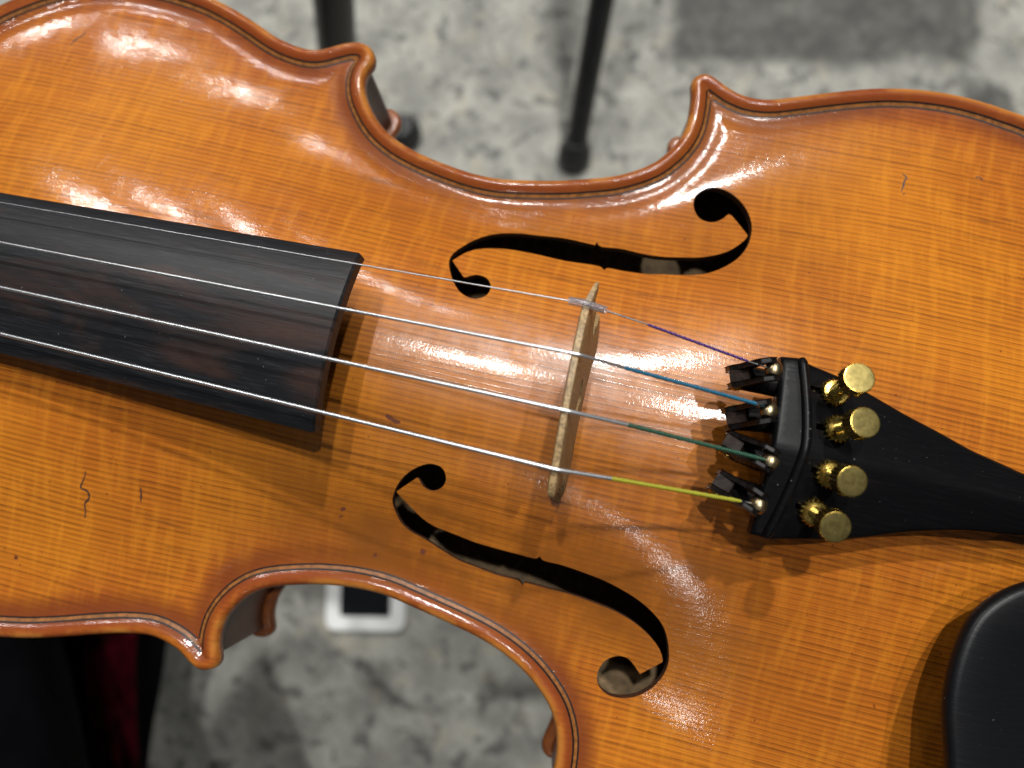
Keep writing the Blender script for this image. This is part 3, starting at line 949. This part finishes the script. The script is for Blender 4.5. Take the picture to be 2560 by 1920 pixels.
# little clear sleeve that keeps the E string from cutting the bridge
eb = np.array(STR_E[1])
ew = np.array(WIND_E[0])
el = np.array(STR_E[0])
u1 = (el-eb)/np.linalg.norm(el-eb)
u2 = (ew-eb)/np.linalg.norm(ew-eb)
pth = [eb+u1*2.9, eb+u1*1.2, eb+u1*.4+np.array([0, 0, .05]), eb+u2*.5+np.array([0, 0, .05]), eb+u2*1.6, eb+u2*4.0]
pth = [p+np.array([0, 0, .12]) for p in pth]
t = MB()
t.tube(pth, .72, 20, False)
t.tube(pth[::-1], .36, 20, False)
t.build('string_sleeve', M_TUBE, BRIDGE, 60)

# ------------------------------------------------------------------ tailpiece
def tpz(x):
    return 30-(x-36)*.11

def build_tailpiece():
    tl = [(95, 5.2), (106, 5.6), (116, 7.4), (121, 7.6), (124, 5.5), (125, 2)]
    up = [(x, y) for x, y, z in TP_T]
    lo = [(x, y) for x, y, z in TP_B]
    loop = up[:2]+[(p[0], p[1]) for p in catmull(up[2:]+tl, 1.0)]+[(p[0], p[1]) for p in catmull([(x, -y) for x, y in tl[::-1]]+lo[2:][::-1], 1.0)]+lo[:2][::-1]
    outer = resample(np.array(loop), .8)
    holes = []
    for (a, b) in SLOT:
        a = np.array(a[:2])
        b = np.array(b[:2])
        u = (b-a)/np.linalg.norm(b-a)
        nn = np.array([-u[1], u[0]])
        e = b+u*2.6
        r = 1.5
        pts = [a-nn*.55, a+nn*.55]
        q = [e+r*(math.cos(t)*(-u)+math.sin(t)*nn) for t in np.linspace(.45, 2*math.pi-.45, 14)]
        holes.append(np.array(pts+q))
    xs = outer[:, 0]
    hw = lambda x: np.interp(x, (36, 41, 48, 56, 63, 70, 77, 87, 95, 106, 116, 121, 126), (17.2, 17.4, 15.5, 13.6, 11.6, 9.8, 7.9, 6, 5.3, 5.6, 7.4, 7.6, 7))
    def zt(x, y):
        u = np.clip(np.abs(y+.25)/hw(x), 0, 1)
        roof = np.sqrt((u*1.0)**2+.004)
        z = tpz(x)+4.2*np.interp(x, (36, 70, 110), (1, .8, .7))*(1-roof**1.15)
        # front bevel ahead of the saddle ridge
        fx = 42.6-3.0*u**1.4
        z = z-np.clip((fx-x), 0, 8)*.16
        return z
    inn = np.roll(outer, -1, 0)-np.roll(outer, 1, 0)
    inn = np.stack([-inn[:, 1], inn[:, 0]], 1)
    inn /= np.linalg.norm(inn, axis=1)[:, None]
    if not inside(outer[:20]+inn[:20]*.5, outer).mean() > .5:
        inn = -inn
    rows = []
    for dr_ in (.05, .15, .35, .65, 1.0):
        rp = outer+inn*dr_
        rd, _ = dist_grad(rp, outer)
        rows.append(rp[rd > dr_*.93])
    gp = grid_pts(36, 126, -18, 18, .9)
    dd, gg = dist_grad(gp, outer)
    gp = np.vstack([gp[dd > 1.35]]+rows)
    keep = inside(gp, outer)
    for h in holes:
        dh, _ = dist_grad(gp, h)
        keep &= ~inside(gp, h) & (dh > .3)
    vo, tr = sheet(outer, holes, gp[keep])
    D, _ = dist_grad(vo, outer)
    o = np.clip((1.0-D)/1.0, 0, 1)
    z = zt(vo[:, 0], vo[:, 1])-.9*(1-np.sqrt(np.maximum(0, 1-o*o*.98)))
    T = mesh('tailpiece', [(p[0], p[1], q) for p, q in zip(vo, z)], tr, M_TP, VIOLIN, 28)
    zo = zt(outer[:, 0], outer[:, 1])-.9*(1-math.sqrt(.02))
    n = len(outer)
    c = outer.mean(0)
    inn = np.roll(outer, -1, 0)-np.roll(outer, 1, 0)
    inn = np.stack([-inn[:, 1], inn[:, 0]], 1)
    inn /= np.linalg.norm(inn, axis=1)[:, None]
    if not inside(outer[:20]+inn[:20]*.5, outer).mean() > .5:
        inn = -inn
    vs, fs = [], []
    prof = [(0, 0), (0, -1.6), (.35, -3.6), (1.6, -4.6)]
    for d, dz in prof:
        vs += [(p[0]+k[0]*d, p[1]+k[1]*d, q+dz) for p, k, q in zip(outer, inn, zo)]
    for r in range(3):
        for i in range(n):
            j = (i+1) % n
            fs.append((r*n+i, r*n+j, (r+1)*n+j, (r+1)*n+i))
    mesh('tailpiece_side', vs, fs, M_TP, T, 50)
    for h in holes:
        zh = zt(h[:, 0], h[:, 1])
        loop_wall('slot', h, zh, zh-3.5, M_TP, T)
    # saddle ridge
    ys = np.linspace(17.1, -17.6, 41)
    xs = 42.9-2.6*(np.abs(ys-.8)/17)**1.5
    pth = [(x, y, float(zt(np.array([x]), np.array([y]))[0])+.12) for x, y in zip(xs, ys)]
    MB().tube(pth, [.55]+[.95]*39+[.55], 12).build('saddle_ridge', M_TP, T, 50)
    return T, zt
TAIL, TPZ = build_tailpiece()
MB().tube([(120, -3, 20), (134, -3.5, 10), (147, -4, 3.2), (152, -4, -8)], 1.0, 10).tube([(120, 3, 20), (134, 3.5, 10), (147, 4, 3.2), (152, 4, -8)], 1.0, 10).build('tail_gut', M_TP, VIOLIN)

# ------------------------------------------------------------------ fine tuners
def build_tuner(i, kb, kh, tn, slot, wind):
    fr = Vector((tn[0][0], tn[0][1], 0))
    hk = Vector((wind[2][0], wind[2][1], 0))
    u = (hk-fr).normalized()
    nn = Vector((-u.y, u.x, 0))
    P = lambda s, off, z: fr+u*s+nn*off+Vector((0, 0, z))
    sl = Vector((slot[0][0], slot[0][1], 0))
    t = MB().tube([P(2.6, 0, 27.4), (36.5, (P(2.6, 0, 0).y+sl.y)/2*.4+sl.y*.6, 26.9), (43, sl.y, 26.6), (50, sl.y, 26.0)], [2.5, 2.5, 2.6, 2.4], 20).build('fine_tuner', M_TUNER, VIOLIN, 50)
    base = Vector((kb[0], kb[1], float(TPZ(np.array([kb[0]]), np.array([kb[1]]))[0])))
    head = Vector(kh)
    ax = (head-base).normalized()
    # knurled collar, threaded stem, knurled head
    MB().lathe(base-ax*.2, ax, [(2.1, 0), (2.75, .1), (2.75, 1.35), (2.2, 1.75), (1.5, 1.8), (1.2, 1.9)], 36, depth=.42, knurl=(1, 2)).build('collar', M_BRASS, t, 30)
    st = [(1.15, 1.6)]
    L = (head-base).length
    h = 1.7
    while h < L-3.2:
        st += [(1.32, h), (1.05, h+.22)]
        h += .44
    st += [(1.3, L-3.0)]
    MB().lathe(base, ax, st, 20).build('screw_stem', M_BRASS, t, 60)
    k = MB().lathe(head, ax, [(1.4, -3.5), (2.4, -3.35), (2.82, -3.1), (2.82, -.22), (2.66, -.04), (2.5, .0)], 44, depth=.36, knurl=(2, 3)).build('knob', M_BRASS, t, 30)
    MB().lathe(head, ax, [(2.52, -.05), (2.50, .03), (2.1, .055), (1.0, .06), (.05, .06)], 40).build('knob_face', M_BRASSTOP, t, 60)
    MB().tube([base-ax*5, base], .9, 12).build('screw_thread', M_BRASS, t, 60)
    # lever body
    Ls = (hk-fr).length
    zt = wind[2][2]
    prof = [(.1, 27.0), (.3, 29.6), (2.0, 31.2), (Ls-2.6, zt+1.5), (Ls-.6, zt+1.75), (Ls+.7, zt+.8), (Ls+.4, zt-.5), (Ls-1.2, zt-.7), (Ls-1.6, zt-2.0), (4.6, 29.2), (4.9, 26.2), (3.6, 24.9), (1.2, 24.9)]
    for sgn in (-1, 1):
        a, b = 1.15*sgn, 2.15*sgn
        n = len(prof)
        vs = [P(s, a, z) for s, z in prof]+[P(s, b, z) for s, z in prof]
        fs = [tuple(range(n)), tuple(range(2*n-1, n-1, -1))]+[(j, (j+1) % n, (j+1) % n+n, j+n) for j in range(n)]
        o = MB().add(vs, fs).build('lever_cheek', M_TUNER, t, 0)
        bv = o.modifiers.new('bevel', 'BEVEL')
        bv.width = .00022
        bv.segments = 2
        # hollow rivet
        c = P(2.2, b, 27.1)
        MB().lathe(c, nn*sgn, [(.55, .05), (.6, .22), (.95, .34), (1.35, .2), (1.42, -.1)], 24).build('rivet', M_BRASS, t, 60)
    MB().box(P(1.9, 0, 30.2), 3.6, 2.3, 1.3, Matrix((u, nn, u.cross(nn))).transposed() @ Matrix.Rotation(-.52, 3, 'Y')).build('lever_bridge', M_TUNERF, t, 0)
    return t
for i, key in enumerate('EADG'):
    build_tuner(i, KNOB[i][0], KNOB[i][1], TUNER[i], SLOT[i], globals()['WIND_'+key])

# ------------------------------------------------------------------ chin rest
def build_chin():
    lp = [(p[0], p[1]) for p in CHIN]+[(84.5, -60), (90, -73), (100, -83), (115, -88), (131, -84), (141, -68), (143, -45), (138, -26), (126, -15), (110, -11.5), (99, -12)]
    outer = gauss_closed(resample(catmull(lp, .6, True), .9), 1.6, .9)
    outer = resample(outer, .9)
    gp = grid_pts(78, 146, -92, -8, 1.3)
    dd, _ = dist_grad(gp, outer)
    ins = inside(gp, outer)
    extra = []
    inn = np.roll(outer, -1, 0)-np.roll(outer, 1, 0)
    inn = np.stack([-inn[:, 1], inn[:, 0]], 1)
    inn /= np.linalg.norm(inn, axis=1)[:, None]
    if not inside(outer[:20]+inn[:20]*.5, outer).mean() > .5:
        inn = -inn
    for d in (.12, .35, .7, 1.1, 1.6):
        extra.append(outer+inn*d)
    vo, tr = sheet(outer, [], np.vstack([gp[ins & (dd > 2.2)]]+extra))
    D, _ = dist_grad(vo, outer)
    o = np.clip((1.5-D)/1.5, 0, 1)
    z = 24.0-1.4*(1-np.sqrt(np.maximum(0, 1-o*o*.985)))-5.0*(.5-.5*np.cos(np.pi*np.clip((D-1.6)/26, 0, 1)))
    c = mesh('chin_rest', [(p[0], p[1], q) for p, q in zip(vo, z)], tr, M_CHIN, VIOLIN, 60)
    zb = 24-1.4*(1-math.sqrt(.015))
    vs, fs = [], []
    prof = [(0, zb), (-.12, zb-.5), (-.12, zb-1.3), (.25, zb-1.9), (1.6, zb-3.0), (4.0, zb-4.6), (7, zb-5.4)]
    n = len(outer)
    for d, zz in prof:
        vs += [(p[0]+k[0]*d, p[1]+k[1]*d, zz) for p, k in zip(outer, inn)]
    for r in range(len(prof)-1):
        for i in range(n):
            j = (i+1) % n
            fs.append((r*n+i, r*n+j, (r+1)*n+j, (r+1)*n+i))
    mesh('cup_side', vs, fs, M_CHIN, c, 50)
    MB().box((132, -52, 9.5), 10, 22, 16).build('cork_foot', m_plain('cork', (.30, .17, .08), .8, var=.3), c, 0)
    return c
build_chin()

# ------------------------------------------------------------------ floor and what stands on it
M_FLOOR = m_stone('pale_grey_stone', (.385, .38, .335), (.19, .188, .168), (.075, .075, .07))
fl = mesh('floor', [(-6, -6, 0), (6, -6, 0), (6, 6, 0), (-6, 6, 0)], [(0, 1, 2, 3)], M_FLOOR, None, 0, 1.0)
tag(fl, None, None, None, 'structure')

M_BLKTUBE = m_plain('black_painted_tube', (.012, .012, .013), .38, var=.2, bscale=.05)
M_RUBBER = m_plain('black_rubber', (.016, .016, .017), .5, var=.2, bscale=.1)

st = empty('music_stand', (-.044, .308, 0), 'music stand with thin black metal leg ending in round rubber foot', 'music stand')
f0 = Vector((0, 0, 0))
MB().tube([(0, 4, 22), (.4, 85, 150), (1.2, 400, 650), (1.5, 560, 900)], 11.0, 20).build('tube', M_BLKTUBE, st)
MB().lathe((0, 0, 0), (0, .3, 1), [(8, 1), (15, 3), (17.5, 10), (17, 19), (14, 26), (12, 29), (12, 36)], 28).build('rubber_foot', M_RUBBER, st)

st2 = empty('stand_post', (-.2337, .2904, 0), 'thick black upright tube beside the upper bout corner', 'stand post')
d0 = Vector((-236.74+233.67, 274.83-290.36, 200))
d1 = Vector((-226.11+233.67, 281.69-290.36, 250))
dr = (d1-d0)
MB().tube([d0-dr*2.6, d0-dr, d0, d1, d0+dr*6, d0+dr*10], 15.0, 20).build('tube', M_BLKTUBE, st2)
MB().tube([(8, 8, 18), (-20, -6, 50), d0-dr*2.6], 10, 16).build('foot_arm', M_BLKTUBE, st2)
MB().lathe((8, 8, 0), (0, 0, 1), [(10, 1), (17, 3), (19, 10), (18, 18), (14, 25), (11, 28)], 28).build('rubber_foot', M_RUBBER, st2)

# small white-framed device lying on the stone
dv = empty('handheld_device', (-.147, -.167, 0), 'white framed device with black face lying on the floor', 'device')
dv.rotation_euler = (0, 0, math.radians(12.7))
M_WHT = m_plain('white_plastic', (.80, .81, .80), .35, var=.04, bscale=.05)
M_BLKGL = m_plain('black_glass', (.012, .013, .015), .12, var=.05)
def rrect(w_, h_, r, n=6):
    out = []
    for cx, cy, a0 in ((w_/2-r, h_/2-r, 0), (-w_/2+r, h_/2-r, 90), (-w_/2+r, -h_/2+r, 180), (w_/2-r, -h_/2+r, 270)):
        for k in range(n+1):
            a = math.radians(a0+90*k/n)
            out.append((cx+r*math.cos(a), cy+r*math.sin(a)))
    return out
def rr_rings(specs):
    return [[(x, y+oy, z) for x, y in rrect(w_, h_, r)] for w_, h_, r, z, oy in specs]
MB().rings(rr_rings([(77, 138, 9, 1, 31), (79, 140, 10, 3, 31), (79, 140, 10, 7, 31), (77, 138, 9, 9, 31), (50, 112, 3, 9.2, 31), (50, 112, 3, 8.4, 31)])).build('frame', M_WHT, dv, 40)
MB().rings(rr_rings([(49.6, 111.6, 3, 8.0, 31), (49.6, 111.6, 3, 8.9, 31)])).build('screen', M_BLKGL, dv, 40)

# seated player's dark trousers and a fold of red cloth, out of focus below the violin
M_CLOTH = m_plain('black_trouser_cloth', (.0030, .0031, .0046), .9, var=.3, bscale=.02, bump=.0008, Specular_IOR_Level=.03)
M_RED = m_plain('dark_red_cloth', (.055, .0015, .006), .9, var=.4, bscale=.03, bump=.0008, Specular_IOR_Level=.05)
def cloth_leg(name, path, rads, mat, parent, seed, fold=5.0):
    rg = np.random.default_rng(seed)
    path = catmull(path, 18)
    t = np.linspace(0, 1, len(path))
    rad = np.interp(t, np.linspace(0, 1, len(rads)), rads)
    seg = 48
    ph = rg.uniform(0, 6, 6)
    rings = []
    for i, p in enumerate(path):
        a = Vector((path[min(i+1, len(path)-1)]-path[max(i-1, 0)]).tolist()).normalized()
        s = a.cross(Vector((0, 0, 1))).normalized()
        u = s.cross(a)
        ring = []
        for k in range(seg):
            th = 2*math.pi*k/seg
            r = rad[i]+fold*(math.sin(3*th+i*.25+ph[0])*.6+math.sin(7*th-i*.4+ph[1])*.4+math.sin(5*th+i*.15+ph[2])*.5)
            ring.append(Vector(p.tolist())+float(r)*(math.cos(th)*s+math.sin(th)*u))
        rings.append(ring)
    return MB().rings(rings).build(name, mat, parent, 70)
pr = empty('person', (-.30, -.30, 0), "seated person's leg in black trousers below the violin", 'person')
off = np.array([300.0, 300.0, 0])
cloth_leg('trouser_leg', [np.array(p)+off for p in ((-111, -435, 425), (-190, -320, 410), (-245, -240, 400), (-280, -188, 396), (-335, -108, 385), (-385, -30, 330), (-420, 10, 180), (-425, 20, 60))], (84, 78, 72, 70, 68, 64, 60, 58), M_CLOTH, pr, 3, 7.0)
cloth_leg('trouser_leg', [np.array(p)+off for p in ((-190, -480, 300), (-262, -380, 225), (-300, -290, 205), (-312, -210, 198), (-335, -120, 190), (-350, -60, 120), (-355, -40, 60))], (74, 68, 62, 60, 58, 56, 54), M_CLOTH, pr, 5, 6.0)
MB().rings([[Vector((-425+x*48, 50+y*120, z))+Vector(off.tolist()) for x, y in rrect(2, 2, .9)] for z in (2, 20, 45, 62)]).build('shoe', M_RUBBER, pr, 60)
rc = cloth_leg('red_cloth', [np.array(p) for p in ((-236, -296, 205), (-243, -265, 222), (-248, -235, 236), (-256, -205, 242), (-268, -170, 240), (-285, -120, 232))], (5, 9, 12, 14, 17, 18), M_RED, None, 8, 2.5)
tag(rc, 'fold of dark red cloth hanging beside the black trousers', 'cloth')
